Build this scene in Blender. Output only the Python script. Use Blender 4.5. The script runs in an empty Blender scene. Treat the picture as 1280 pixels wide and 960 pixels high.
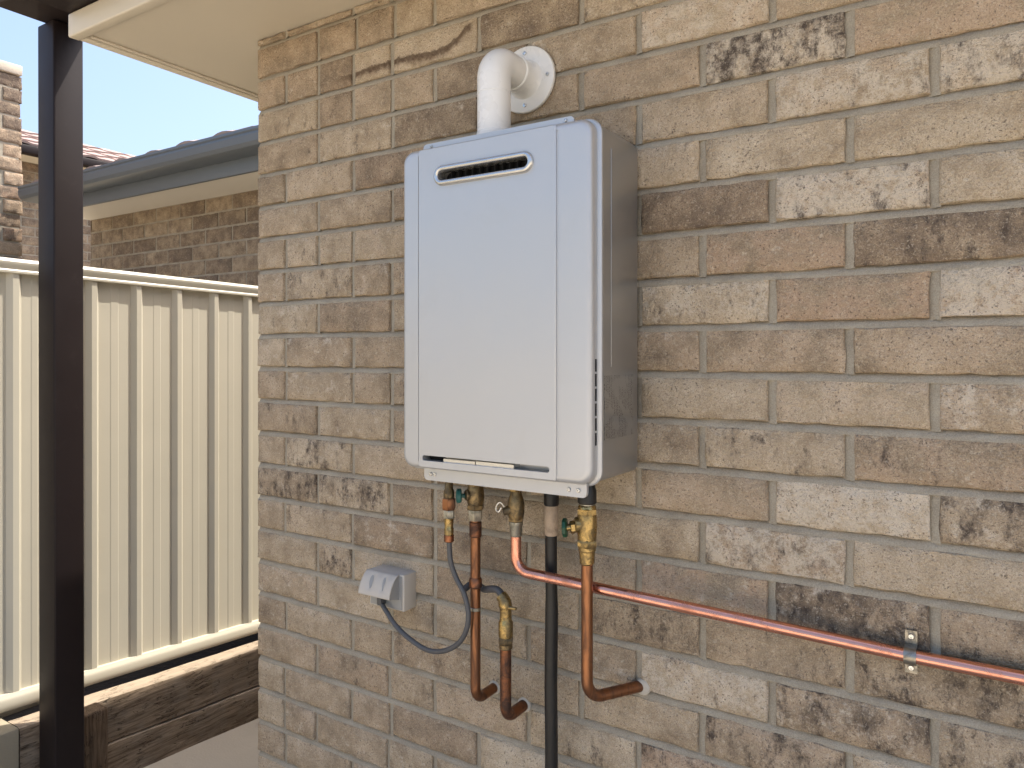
import bpy, bmesh, math, random
from mathutils import Vector, Matrix, noise

# ------------------------------------------------------------------ camera, sky, sun, exposure
S = bpy.context.scene
COL = S.collection
TH = math.atan(0.642)                       # camera turned left of the wall's normal
CAM = Vector((1.65, -1.304, 0.0))           # z = 0 is eye level; the ground lies 1.49 m below
FPX = 925.0                                 # focal length in units of 1/1280 of the width
cam = bpy.data.cameras.new("camera")
cam.sensor_width = 36.0
cam.lens = 36.0 * FPX / 1280.0
cam.shift_y = -36.0 / 1280.0
cam.clip_start = 0.02
cam.clip_end = 2000
camo = bpy.data.objects.new("camera", cam)
camo.location = CAM
camo.rotation_euler = (math.radians(90), 0, TH)
COL.objects.link(camo)
S.camera = camo

SUNV = Vector((0.25, 0.42, 0.955)).normalized()     # towards the sun
world = bpy.data.worlds.new("World")
S.world = world
world.use_nodes = True
wn = world.node_tree.nodes
wl = world.node_tree.links
sky = wn.new("ShaderNodeTexSky")
sky.sky_type = 'NISHITA'
sky.sun_disc = False
sky.sun_elevation = math.asin(SUNV.z)
sky.sun_rotation = math.atan2(SUNV.x, SUNV.y)
sky.air_density = 1.0
sky.dust_density = 5.0
sky.ozone_density = 2.4
wn["Background"].inputs[1].default_value = 0.15
wl.new(sky.outputs[0], wn["Background"].inputs[0])

sun = bpy.data.lights.new("sun", 'SUN')
sun.energy = 3.5
sun.angle = math.radians(0.6)
sun.color = (1.0, 0.95, 0.87)
suno = bpy.data.objects.new("sun", sun)
suno.rotation_euler = (-SUNV).to_track_quat('-Z', 'Y').to_euler()
suno.location = (0, 0, 8)
COL.objects.link(suno)

S.view_settings.view_transform = 'Standard'
S.view_settings.look = 'None'
S.view_settings.gamma = 1.0
S.view_settings.exposure = 1.27
S.render.engine = 'CYCLES'
S.cycles.max_bounces = 5
S.cycles.diffuse_bounces = 3
S.cycles.glossy_bounces = 3
S.cycles.transmission_bounces = 1
S.cycles.caustics_reflective = False
S.cycles.caustics_refractive = False

RNG = random.Random(7)

# ------------------------------------------------------------------ measuring
VD = Vector((-math.sin(TH), math.cos(TH), 0))
VR = Vector((math.cos(TH), math.sin(TH), 0))
def ray(px, py):
    return VD + VR * ((px - 640) / FPX) + Vector((0, 0, (444 - py) / FPX))
def onY(px, py, y):
    d = ray(px, py); return CAM + d * ((y - CAM.y) / d.y)
def onX(px, py, x):
    d = ray(px, py); return CAM + d * ((x - CAM.x) / d.x)

# ------------------------------------------------------------------ object helpers
def tag(o, label=None, cat=None, group=None, kind=None):
    if label: o["label"] = label
    if cat: o["category"] = cat
    if group: o["group"] = group
    if kind: o["kind"] = kind
    return o
def empty(name, loc=(0, 0, 0), parent=None):
    o = bpy.data.objects.new(name, None)
    o.empty_display_size = 0.1
    o.location = loc
    COL.objects.link(o)
    if parent: put(o, parent)
    return o
def worldloc(o):
    v = Vector(o.location)
    while o.parent:
        o = o.parent; v += Vector(o.location)
    return v
def put(o, parent):
    """parent by plain translation, keeping the world position"""
    o.location = Vector(o.location) - worldloc(parent)
    o.parent = parent
def link(name, me, mat, parent=None, loc=(0, 0, 0)):
    o = bpy.data.objects.new(name, me)
    o.location = loc
    if mat and not me.materials: me.materials.append(mat)
    COL.objects.link(o)
    if parent: put(o, parent)
    return o
def obj(name, bm, mat, parent=None, angle=35, smooth=True):
    bmesh.ops.recalc_face_normals(bm, faces=bm.faces[:])
    me = bpy.data.meshes.new(name)
    bm.to_mesh(me); bm.free()
    if smooth:
        for p in me.polygons: p.use_smooth = True
        me.set_sharp_from_angle(angle=math.radians(angle))
    # origin to the middle of the piece
    if me.vertices:
        lo = [min(v.co[i] for v in me.vertices) for i in range(3)]
        hi = [max(v.co[i] for v in me.vertices) for i in range(3)]
        c = Vector([(a + b) / 2 for a, b in zip(lo, hi)])
        me.transform(Matrix.Translation(-c))
    else: c = Vector()
    return link(name, me, mat, parent, c)

def box(bm, x0, x1, y0, y1, z0, z1, bev=0, seg=2):
    r = bmesh.ops.create_cube(bm, size=1)
    vs = r["verts"]
    for v in vs:
        v.co = Vector(((x0 + x1) / 2 + v.co.x * (x1 - x0), (y0 + y1) / 2 + v.co.y * (y1 - y0), (z0 + z1) / 2 + v.co.z * (z1 - z0)))
    if bev > 0:
        es = set()
        for v in vs: es.update(v.link_edges)
        bmesh.ops.bevel(bm, geom=list(es), offset=bev, segments=seg, affect='EDGES', profile=0.5)
    return bm
def Box(*a, **k):
    return box(bmesh.new(), *a, **k)

def fillet(pts, r, seg=7):
    pts = [Vector(p) for p in pts]
    out = [pts[0]]
    for i in range(1, len(pts) - 1):
        a, b, c = pts[i - 1], pts[i], pts[i + 1]
        u = (a - b).normalized(); w = (c - b).normalized()
        ang = u.angle(w)
        if ang > math.radians(176): out.append(b); continue
        t = min(r / math.tan(ang / 2), (a - b).length * .49, (c - b).length * .49)
        rr = t * math.tan(ang / 2)
        cen = b + (u + w).normalized() * (rr / math.sin(ang / 2))
        p0 = b + u * t; p1 = b + w * t
        e0 = p0 - cen; e1 = p1 - cen
        tot = e0.angle(e1)
        ax = e0.cross(e1).normalized()
        for k in range(seg + 1):
            out.append(cen + Matrix.Rotation(tot * k / seg, 3, ax) @ e0)
    out.append(pts[-1])
    return out
def tube(bm, path, r, n=16, cap=True):
    path = [Vector(p) for p in path]
    rs = r if isinstance(r, (list, tuple)) else [r] * len(path)
    T = []
    for i in range(len(path)):
        a = path[max(i - 1, 0)]; b = path[min(i + 1, len(path) - 1)]
        T.append((b - a).normalized())
    up = Vector((0.37, 0.61, 0.7))
    nrm = (up - T[0] * up.dot(T[0])).normalized()
    rings = []
    for i, p in enumerate(path):
        nrm = (nrm - T[i] * nrm.dot(T[i])).normalized()
        bi = T[i].cross(nrm)
        rings.append([bm.verts.new(p + (nrm * math.cos(2 * math.pi * k / n) + bi * math.sin(2 * math.pi * k / n)) * rs[i]) for k in range(n)])
    for a, b in zip(rings, rings[1:]):
        for k in range(n):
            bm.faces.new((a[k], a[(k + 1) % n], b[(k + 1) % n], b[k]))
    if cap:
        bm.faces.new(rings[0][::-1]); bm.faces.new(rings[-1])
    return bm
def smoothpath(pts, per=8):
    """Catmull-Rom through the points"""
    P = [Vector(p) for p in pts]
    P = [P[0] * 2 - P[1]] + P + [P[-1] * 2 - P[-2]]
    out = []
    for i in range(1, len(P) - 2):
        for k in range(per):
            t = k / per
            a, b, c, d = P[i - 1], P[i], P[i + 1], P[i + 2]
            out.append(0.5 * ((2 * b) + (c - a) * t + (2 * a - 5 * b + 4 * c - d) * t * t + (3 * b - a - 3 * c + d) * t ** 3))
    out.append(P[-2])
    return out
def lathe(bm, org, axis, prof, n=20, spin=0.0):
    """prof: (radius, distance along axis)"""
    org = Vector(org); ax = Vector(axis).normalized()
    u = ax.orthogonal().normalized(); w = ax.cross(u)
    rings = []
    for r, t in prof:
        rings.append([bm.verts.new(org + ax * t + (u * math.cos(spin + 2 * math.pi * k / n) + w * math.sin(spin + 2 * math.pi * k / n)) * max(r, 1e-5)) for k in range(n)])
    for a, b in zip(rings, rings[1:]):
        for k in range(n):
            bm.faces.new((a[k], a[(k + 1) % n], b[(k + 1) % n], b[k]))
    bm.faces.new(rings[0][::-1]); bm.faces.new(rings[-1])
    return bm
def hexnut(bm, org, axis, r, t0, t1, spin=0.2):
    c = (t1 - t0) * .15
    return lathe(bm, org, axis, [(r * .9, t0), (r, t0 + c), (r, t1 - c), (r * .9, t1)], 6, spin)

def rrect(x0, x1, z0, z1, r, seg=6):
    out = []
    for cx, cz, a0 in ((x1 - r, z1 - r, 0), (x0 + r, z1 - r, 90), (x0 + r, z0 + r, 180), (x1 - r, z0 + r, 270)):
        for k in range(seg + 1):
            a = math.radians(a0 + 90 * k / seg)
            out.append((cx + r * math.cos(a), cz + r * math.sin(a)))
    return out
def stadium(x0, x1, zc, h, seg=10):
    return rrect(x0, x1, zc - h, zc + h, h * .999, seg)
def loop_verts(bm, pts, y):
    return [bm.verts.new((x, y, z)) for x, z in pts]
def bridge(bm, a, b):
    n = len(a)
    for k in range(n): bm.faces.new((a[k], a[(k + 1) % n], b[(k + 1) % n], b[k]))
def fill(bm, loops):
    es = []
    for L in loops:
        for k in range(len(L)):
            a, b = L[k], L[(k + 1) % len(L)]
            e = bm.edges.get((a, b)) or bm.edges.new((a, b))
            es.append(e)
    bmesh.ops.triangle_fill(bm, use_beauty=True, use_dissolve=False, edges=es)

# ------------------------------------------------------------------ material helpers
class NT:
    def __init__(s, name):
        s.m = bpy.data.materials.new(name); s.m.use_nodes = True
        s.t = s.m.node_tree; s.n = s.t.nodes; s.b = s.n["Principled BSDF"]
    def node(s, typ, **kw):
        n = s.n.new(typ)
        for k, v in kw.items(): setattr(n, k, v)
        return n
    def link(s, a, b): s.t.links.new(a, b)
    def val(s, sock, v):
        if hasattr(v, "is_output") or isinstance(v, bpy.types.NodeSocket): s.link(v, sock)
        else: sock.default_value = v
    def math(s, op, a, b=0.0, c=0.0, clamp=False):
        n = s.node("ShaderNodeMath", operation=op, use_clamp=clamp)
        s.val(n.inputs[0], a); s.val(n.inputs[1], b)
        if len(n.inputs) > 2: s.val(n.inputs[2], c)
        return n.outputs[0]
    def step(s, v, lo, hi):
        n = s.node("ShaderNodeMapRange", interpolation_type='SMOOTHSTEP')
        s.val(n.inputs[0], v); s.val(n.inputs[1], lo); s.val(n.inputs[2], hi)
        return n.outputs[0]
    def mix(s, f, a, b, mode='MIX'):
        n = s.node("ShaderNodeMix", data_type='RGBA', blend_type=mode)
        s.val(n.inputs[0], f); s.val(n.inputs[6], a); s.val(n.inputs[7], b)
        return n.outputs[2]
    def noise(s, vec, scale, detail=4, rough=.55, dist=0.0, typ='FBM'):
        n = s.node("ShaderNodeTexNoise", noise_type=typ)
        n.inputs["Scale"].default_value = scale; n.inputs["Detail"].default_value = detail
        n.inputs["Roughness"].default_value = rough; n.inputs["Distortion"].default_value = dist
        if vec is not None: s.link(vec, n.inputs["Vector"])
        return n.outputs["Fac"]
    def voro(s, vec, scale, feat='F1'):
        n = s.node("ShaderNodeTexVoronoi", feature=feat)
        n.inputs["Scale"].default_value = scale
        s.link(vec, n.inputs["Vector"])
        return n.outputs["Distance"]
    def objco(s, jitter=True, squash=None):
        tc = s.node("ShaderNodeTexCoord").outputs["Object"]
        if squash:
            mp = s.node("ShaderNodeMapping"); mp.inputs["Scale"].default_value = squash
            s.link(tc, mp.inputs[0]); tc = mp.outputs[0]
        if jitter:
            r = s.node("ShaderNodeObjectInfo").outputs["Random"]
            c = s.node("ShaderNodeCombineXYZ")
            for i, k in enumerate((37.0, 91.0, 53.0)): s.link(s.math('MULTIPLY', r, k), c.inputs[i])
            v = s.node("ShaderNodeVectorMath", operation='ADD')
            s.link(tc, v.inputs[0]); s.link(c.outputs[0], v.inputs[1]); tc = v.outputs[0]
        return tc
    def pos(s):
        return s.node("ShaderNodeNewGeometry").outputs["Position"]
    def bump(s, h, dist, strength=1.0):
        b = s.node("ShaderNodeBump"); b.inputs["Distance"].default_value = dist; b.inputs["Strength"].default_value = strength
        s.link(h, b.inputs["Height"]); s.link(b.outputs[0], s.b.inputs["Normal"])
    def set(s, color=None, rough=None, metal=None, spec=None, coat=None):
        if color is not None: s.val(s.b.inputs["Base Color"], color if not isinstance(color, tuple) or len(color) == 4 else (*color, 1))
        if rough is not None: s.val(s.b.inputs["Roughness"], rough)
        if metal is not None: s.val(s.b.inputs["Metallic"], metal)
        if spec is not None: s.val(s.b.inputs["Specular IOR Level"], spec)
        if coat is not None: s.val(s.b.inputs["Coat Weight"], coat)
def C(*v): return (*v, 1.0)

def paint(name, col, rough=.5, metal=0.0, var=.06, scale=6, bumpd=0.0, bscale=300, dirt=None, spec=.5, coat=0.0, wave=0.0):
    t = NT(name)
    co = t.objco()
    n = t.noise(co, scale, 5, .6)
    k = t.math('MULTIPLY_ADD', t.math('SUBTRACT', n, .5), var * 2, 1.0)
    v = t.node("ShaderNodeVectorMath", operation='SCALE')
    v.inputs[0].default_value = col; t.link(k, v.inputs["Scale"])
    c = v.outputs[0]
    if dirt:
        d = t.step(t.noise(co, dirt[1], 6, .7, .6), .55, .72)
        c = t.mix(t.math('MULTIPLY', d, dirt[2]), c, C(*dirt[0]))
    t.set(c, t.math('MULTIPLY_ADD', t.math('SUBTRACT', n, .5), .15, rough), metal, spec, coat)
    if wave: t.bump(t.math('ADD', t.math('MULTIPLY', t.noise(co, bscale, 1, .6), bumpd), t.math('MULTIPLY', t.noise(co, 4.5, 1, .5), wave)), 1.0)
    elif bumpd: t.bump(t.noise(co, bscale, 3, .6), bumpd)
    return t.m

def brick_material(name, island=False, dark=1.0):
    t = NT(name)
    oi = t.node("ShaderNodeObjectInfo")
    if island:
        geo = t.node("ShaderNodeNewGeometry"); rnd = geo.outputs["Random Per Island"]
        tone = t.math('MULTIPLY_ADD', rnd, .5, .25); stain = t.math('MULTIPLY', t.math('FRACT', t.math('MULTIPLY', rnd, 7.3)), .45)
        pale = t.math('MULTIPLY', t.math('FRACT', t.math('MULTIPLY', rnd, 13.7)), .5); pink = t.math('MULTIPLY', t.math('FRACT', t.math('MULTIPLY', rnd, 29.1)), .5)
        base = t.pos()
    else:
        rnd = oi.outputs["Random"]
        sp = t.node("ShaderNodeSeparateColor"); t.link(oi.outputs["Color"], sp.inputs[0])
        tone, stain, pale = sp.outputs[0], sp.outputs[1], sp.outputs[2]; pink = oi.outputs["Alpha"]
        base = t.node("ShaderNodeTexCoord").outputs["Object"]
    c = t.node("ShaderNodeCombineXYZ")
    for i, k in enumerate((37.0, 91.0, 53.0)): t.link(t.math('MULTIPLY', rnd, k), c.inputs[i])
    va = t.node("ShaderNodeVectorMath", operation='ADD'); t.link(base, va.inputs[0]); t.link(c.outputs[0], va.inputs[1])
    co = va.outputs[0]
    nA = t.noise(co, 17, 2, .55)
    nB = t.noise(co, 75, 4, .70)
    nW = t.noise(co, 170, 1, .55, 1.6)
    nF = t.noise(co, 480, 1, .6)
    sq = t.node("ShaderNodeMapping"); sq.inputs["Scale"].default_value = (1.15, 1, .62); t.link(co, sq.inputs[0])
    nS = t.noise(sq.outputs[0], 30, 5, .76)
    nP = t.noise(co, 36, 5, .76)
    f = t.math('ADD', tone, t.math('MULTIPLY', t.math('SUBTRACT', nA, .5), .95))
    f = t.math('ADD', f, t.math('MULTIPLY', t.math('SUBTRACT', nB, .5), .62))
    f = t.math('ADD', f, t.math('MULTIPLY', t.math('SUBTRACT', nF, .5), .60))
    rp = t.node("ShaderNodeValToRGB"); t.link(f, rp.inputs[0])
    e = rp.color_ramp.elements
    e[0].position = .02; e[0].color = C(.175, .130, .095)
    e[1].position = 1.0; e[1].color = C(.70, .60, .455)
    for p, cc in ((.28, (.310, .236, .160)), (.52, (.468, .370, .254)), (.76, (.590, .484, .350))):
        q = e.new(p); q.color = C(*cc)
    col = rp.outputs[0]
    col = t.mix(t.math('MULTIPLY', pink, t.step(nA, .35, .6)), col, t.mix(.55, col, C(.43, .255, .165)))
    # pale slurry patches
    pm = t.math('MULTIPLY', t.step(nP, t.math('MULTIPLY_ADD', pale, -.32, .66), t.math('MULTIPLY_ADD', pale, -.32, .84)), .70)
    col = t.mix(pm, col, C(.70, .61, .485))
    # dark firing stains
    lo = t.math('MULTIPLY_ADD', stain, -.44, .655)
    sm = t.step(nS, lo, t.math('ADD', lo, .20))
    sm = t.math('MULTIPLY', sm, t.math('MULTIPLY_ADD', t.step(nB, .32, .60), .62, .34))
    col = t.mix(sm, col, C(.066, .051, .042))
    # wrinkles (short curved creases) and pits, their shade painted into the colour
    ln = t.math('ABSOLUTE', t.math('SUBTRACT', nW, .5))
    wr = t.math('SUBTRACT', 1.0, t.step(ln, .0, .045))
    wr = t.math('MULTIPLY', wr, t.step(nB, .38, .54))
    col = t.mix(t.math('MULTIPLY', wr, .62), col, C(.14, .10, .075))
    pit = t.math('MULTIPLY', t.step(t.noise(co, 230, 1, .6), .635, .69), t.step(nA, .40, .56))
    col = t.mix(t.math('MULTIPLY', pit, .62), col, C(.08, .06, .045))
    nl = t.noise(co, 210, 1, .6, 1.2)
    col = t.mix(t.math('MULTIPLY', t.step(nl, .60, .70), .42), col, C(.64, .55, .42))
    if not island:
        # one smeared water mark across the upper courses by the corner
        ps = t.node("ShaderNodeSeparateXYZ"); t.link(t.pos(), ps.inputs[0])
        fc = t.node("ShaderNodeFloatCurve"); cv = fc.mapping.curves[0]
        pts = [(.0, .5), (.34, .50), (.42, .53), (.49, .545), (.56, .515), (.61, .50), (.667, .60), (.705, .77), (1, 1)]
        cv.points[0].location = pts[0]; cv.points[1].location = pts[-1]
        for p in pts[1:-1]: cv.points.new(*p)
        fc.mapping.update(); t.link(ps.outputs[0], fc.inputs[1])
        g = t.math('MULTIPLY_ADD', fc.outputs[0], .14, .610)
        dz = t.math('SUBTRACT', ps.outputs[2], g)
        nz = t.noise(t.pos(), 60, 5, .65, .5)
        up = t.step(t.math('MULTIPLY_ADD', t.math('SUBTRACT', nz, .5), .020, dz), .003, .008)     # crisp upper edge
        dn = t.step(t.math('MULTIPLY_ADD', t.math('SUBTRACT', nz, .5), .030, dz), -.020, -.002)
        rng = t.math('MULTIPLY', t.step(ps.outputs[0], .27, .36), t.math('SUBTRACT', 1.0, t.step(ps.outputs[0], .700, .715)))
        m = t.math('MULTIPLY', t.math('MULTIPLY', t.math('SUBTRACT', 1.0, up), dn), rng)
        col = t.mix(t.math('MULTIPLY', m, t.math('MULTIPLY_ADD', nz, .6, .55)), col, C(.105, .066, .042))
    if dark != 1.0: col = t.mix(1.0, col, C(dark, dark, dark), 'MULTIPLY')
    t.set(col, .92, 0, .25)
    h = t.math('MULTIPLY', t.noise(co, 120, 3, .75), .9)
    h = t.math('ADD', h, t.math('MULTIPLY', nW, .35))
    t.bump(h, .0065, 1.0)
    return t.m

def mortar_material():
    t = NT("mortar")
    p = t.pos()
    n = t.noise(p, 14, 3, .6); f = t.noise(p, 500, 1, .7)
    k = t.math('ADD', t.math('MULTIPLY', n, .5), t.math('MULTIPLY', f, .6))
    col = t.mix(t.step(k, .3, .8), C(.275, .238, .182), C(.440, .392, .308))
    t.set(col, .95, 0, .2)
    t.bump(t.math('ADD', t.math('MULTIPLY', f, .35), t.noise(p, 110, 2, .6)), .0022)
    return t.m

def metal(name, col, col2, rough, scale=30, amt=.6, lo=.45, hi=.65, squash=None, bumpd=.0003):
    t = NT(name)
    co = t.objco(True, squash)
    n = t.noise(co, scale, 6, .68, .6)
    m = t.math('MULTIPLY', t.step(n, lo, hi), amt)
    t.set(t.mix(m, C(*col), C(*col2)), t.math('MULTIPLY_ADD', m, .30, rough), t.math('MULTIPLY_ADD', m, -.35, 1.0))
    t.bump(t.noise(co, scale * 5, 4, .6), bumpd)
    return t.m

def wood_material(name="weathered_sleeper_timber", k=1.0, up=False):
    t = NT(name)
    p = t.pos()
    mp = t.node("ShaderNodeMapping"); mp.inputs["Scale"].default_value = (1, 1, .07) if up else (1, .07, 1); t.link(p, mp.inputs[0])
    g = t.noise(mp.outputs[0], 95, 6, .65, .8)
    b = t.noise(p, 7, 4, .6)
    col = t.mix(t.step(g, .3, .7), C(.110, .075, .046), C(.300, .225, .150))
    col = t.mix(t.math('MULTIPLY', t.step(b, .45, .7), .5), col, C(.235, .195, .150))
    mp2 = t.node("ShaderNodeMapping"); mp2.inputs["Scale"].default_value = (1, 1, .16) if up else (1, .16, 1); t.link(p, mp2.inputs[0])
    c = t.noise(mp2.outputs[0], 60, 3, .5, 1.2)
    cr = t.math('SUBTRACT', 1.0, t.step(t.math('ABSOLUTE', t.math('SUBTRACT', c, .5)), .0, .022))
    cr = t.math('MULTIPLY', cr, t.step(t.noise(p, 16, 2), .45, .6))
    col = t.mix(t.math('MULTIPLY', cr, .8), col, C(.025, .018, .012))
    # upper faces painted paler, putting the sun's brightness into the colour
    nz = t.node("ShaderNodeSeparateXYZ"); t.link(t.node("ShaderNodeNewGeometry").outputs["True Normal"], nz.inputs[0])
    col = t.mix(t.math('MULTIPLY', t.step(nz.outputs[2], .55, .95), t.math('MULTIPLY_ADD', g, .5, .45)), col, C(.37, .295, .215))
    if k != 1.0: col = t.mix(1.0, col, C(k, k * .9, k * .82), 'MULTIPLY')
    t.set(col, .9, 0, .2)
    t.bump(t.math('SUBTRACT', t.math('MULTIPLY', g, .6), cr), .004)
    return t.m

M = {}
M['brick'] = brick_material("rustic_tan_brick")
M['brick_far'] = brick_material("rustic_tan_brick_mass", True)
M['mortar'] = mortar_material()
M['soffit'] = paint("cream_soffit_paint", (.63, .565, .455), .55, var=.03, scale=3)
M['soffit_white'] = paint("white_soffit_paint", (.80, .765, .68), .55, var=.03, scale=3)
M['cream'] = paint("cream_steel_fence_paint", (.495, .452, .355), .42, var=.05, scale=5, dirt=((.45, .38, .27), 9, .14))
M['dark'] = paint("dark_brown_powder_coat", (.016, .0105, .0100), .50, var=.15, scale=8, dirt=((.05, .042, .038), 12, .12), spec=.22)
M['gutter'] = paint("slate_blue_gutter_paint", (.115, .135, .155), .38, var=.06, scale=4)
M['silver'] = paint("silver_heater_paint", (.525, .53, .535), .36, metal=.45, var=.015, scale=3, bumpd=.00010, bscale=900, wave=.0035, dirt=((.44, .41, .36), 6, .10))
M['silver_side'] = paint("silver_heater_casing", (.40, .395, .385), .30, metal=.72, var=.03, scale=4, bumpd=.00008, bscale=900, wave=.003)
M['chrome'] = metal("bright_steel", (.72, .72, .70), (.42, .40, .37), .22, 60, .5)
M['satin'] = paint("satin_silver_trim", (.62, .615, .60), .24, metal=.85, var=.01)
M['black'] = paint("black_rubber", (.007, .007, .0075), .42, var=.3, scale=30, bumpd=.0006, bscale=160)
M['void'] = paint("black_cavity", (.004, .004, .004), .8, var=.1)
M['white'] = paint("white_flue_enamel", (.80, .79, .76), .28, var=.02, scale=6, dirt=((.62, .58, .50), 14, .12))
M['seal'] = paint("white_sealant", (.52, .47, .39), .7, var=.25, scale=60, bumpd=.001, bscale=200)
M['copper_new'] = metal("bright_copper", (.78, .37, .27), (.46, .19, .115), .17, 18, .75, .45, .70, (1, 1, 1))
M['copper'] = metal("aged_copper", (.31, .145, .075), (.105, .052, .032), .30, 24, .80, .42, .66, (1.6, 1.6, .35))
M['copper_dark'] = metal("heat_darkened_copper", (.28, .120, .062), (.055, .036, .030), .34, 26, .9, .38, .62)
M['brass'] = metal("yellow_brass", (.42, .30, .125), (.13, .095, .05), .26, 55, .75, .42, .64)
M['brass_old'] = metal("dull_brass", (.26, .19, .10), (.09, .07, .045), .36, 60, .85, .40, .62)
M['solder'] = metal("tinned_fitting", (.42, .40, .34), (.20, .19, .15), .35, 60, .7)
M['strap'] = metal("dark_zinc_strap", (.36, .335, .285), (.16, .145, .12), .32, 60, .7)
M['green'] = paint("green_tap_handle", (.008, .062, .030), .35, var=.2, scale=40)
M['teal'] = paint("teal_tap_handle", (.025, .125, .115), .38, var=.2, scale=40)
M['conduit'] = paint("grey_plastic_cable", (.085, .085, .088), .42, var=.12, scale=30)
M['outlet'] = paint("grey_white_plastic", (.54, .495, .43), .6, var=.04, scale=20, dirt=((.40, .37, .32), 30, .18))
M['outlet_grey'] = paint("mid_grey_plastic", (.33, .325, .31), .5, var=.05, scale=20)
M['tape'] = paint("stained_wrap_tape", (.46, .35, .25), .75, var=.4, scale=60, bumpd=.0015, bscale=120, dirt=((.14, .10, .08), 40, .7))
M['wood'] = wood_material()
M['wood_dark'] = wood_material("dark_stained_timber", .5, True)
M['concrete'] = paint("pale_concrete", (.45, .395, .31), .9, var=.13, scale=4, bumpd=.0012, bscale=120, dirt=((.20, .17, .135), 5, .35), spec=.25)
M['render'] = paint("cream_cement_render", (.30, .255, .175), .85, var=.08, scale=10, bumpd=.001, bscale=150)
M['cap'] = paint("pale_cap_stone", (.50, .44, .35), .85, var=.12, scale=14, bumpd=.002, bscale=60)
M['soil'] = paint("dark_soil", (.022, .017, .013), .95, var=.3, scale=20, bumpd=.01, bscale=40)  # near-black colour keeps the gap under the fence rail dark
M['tile'] = paint("brown_pink_concrete_roof_tile", (.33, .245, .215), .85, var=.22, scale=9, bumpd=.002, bscale=90, dirt=((.20, .155, .135), 14, .5))
M['roof'] = paint("charcoal_roof_sheet", (.06, .055, .055), .5)
M['grass_ground'] = M['concrete']

# ------------------------------------------------------------------ ground
def gz(y):           # the side passage falls gently towards the back
    return -1.49 - .062 * min(max(y, 0), 4)
bm = bmesh.new()
ys = [-400, -30, -6, -2, -1, 0, .25, .5, .75, 1, 1.5, 2, 3, 4, 8, 40, 400]
xs = [-400, -40, -12, -6, -3, -1.5, -.95, -.4, 0, 1, 2, 4, 8, 40, 400]
g = [[bm.verts.new((x, y, gz(y))) for x in xs] for y in ys]
for j in range(len(ys) - 1):
    for i in range(len(xs) - 1):
        bm.faces.new((g[j][i], g[j][i + 1], g[j + 1][i + 1], g[j + 1][i]))
tag(obj("ground", bm, M['concrete'], smooth=False), "pale concrete ground beside the wall", kind="structure")
bm = Box(-1.55, -1.042, -6, 14, -1.9, -1.40)
tag(obj("garden_terrace", bm, M['soil'], smooth=False), "dark soil level behind the fence", kind="structure")

bm = Box(-14, -1.552, -6, 14, -1.9, -1.36)
tag(obj("neighbour_paving", bm, M['concrete'], smooth=False), "pale paving on the neighbour's side of the fence", kind="structure")

# ------------------------------------------------------------------ bricks
Z0, CH, JT = -.035, .086, .0132
_bcache = {}
def brick_mesh(L, H, D, var):
    key = (round(L, 3), round(H, 3), round(D, 3), var)
    if key in _bcache: return _bcache[key]
    r = random.Random(hash(key) & 0xffff)
    nx = max(3, min(10, int(L / .022))); nz = 3
    bm = bmesh.new()
    def P(i, k, n=1):
        return -L / 2 + L * i / nx, -H / 2 + H * k / nz
    b = .0028
    front = {}
    for i in range(nx + 1):
        for k in range(nz + 1):
            x, z = P(i, k)
            edge = i in (0, nx) or k in (0, nz)
            x += (b if i == 0 else -b if i == nx else r.uniform(-.002, .002)); z += (b if k == 0 else -b if k == nz else r.uniform(-.002, .002))
            if edge:
                x += r.uniform(-.0014, .0014); z += r.uniform(-.0015, .0015)
            front[i, k] = bm.verts.new((x, (r.uniform(-.0006, .0010) if edge else r.uniform(-.0011, .0007)), z))
    for i in range(nx):
        for k in range(nz):
            bm.faces.new((front[i, k], front[i + 1, k], front[i + 1, k + 1], front[i, k + 1]))
    per = [(i, 0) for i in range(nx)] + [(nx, k) for k in range(nz)] + [(i, nz) for i in range(nx, 0, -1)] + [(0, k) for k in range(nz, 0, -1)]
    mid, back = [], []
    for i, k in per:
        x, z = P(i, k)
        jx, jz = r.uniform(-.0017, .0017), r.uniform(-.0017, .0017)
        mid.append(bm.verts.new((x + jx, .0030, z + jz))); back.append(bm.verts.new((x, D, z)))
    n = len(per); fr = [front[p] for p in per]
    bridge(bm, fr, mid); bridge(bm, mid, back)
    bm.faces.new(back)
    bmesh.ops.recalc_face_normals(bm, faces=bm.faces[:])
    me = bpy.data.meshes.new("brick"); bm.to_mesh(me); bm.free()
    for p in me.polygons: p.use_smooth = True
    me.set_sharp_from_angle(angle=math.radians(50))
    me.materials.append(M['brick'])
    _bcache[key] = me
    return me

A = [.604, .851, 1.095, 1.340, 1.5825, 1.826, 2.0695]
B = [.725, .973, 1.218, 1.4617, 1.704, 1.9475, 2.191]
LEFT = {10: [.109, .351, .474], 9: [.230, .364, .486], 8: [.109, .230, .351, .476], 7: [.230, .351, .478], 6: [.230, .478], 5: [.109, .351],
        4: [.230, .478], 3: [.109, .232, .351], 2: [.109, .351, .476], 1: [.230, .478], 0: [.109, .351, .600], -1: [.109, .351, .476],
        -2: [.230, .475], -3: [.109, .351], -4: [.228, .474, .604], -5: [.105, .349], -6: [.228, .349, .604], -7: [.228, .474],
        -8: [.109, .349, .478], -9: [.225, .468], -10: [.105, .347, .474], -11: [.105, .225, .466], -12: [.109, .349, .474], -13: [.230, .474]}
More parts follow.
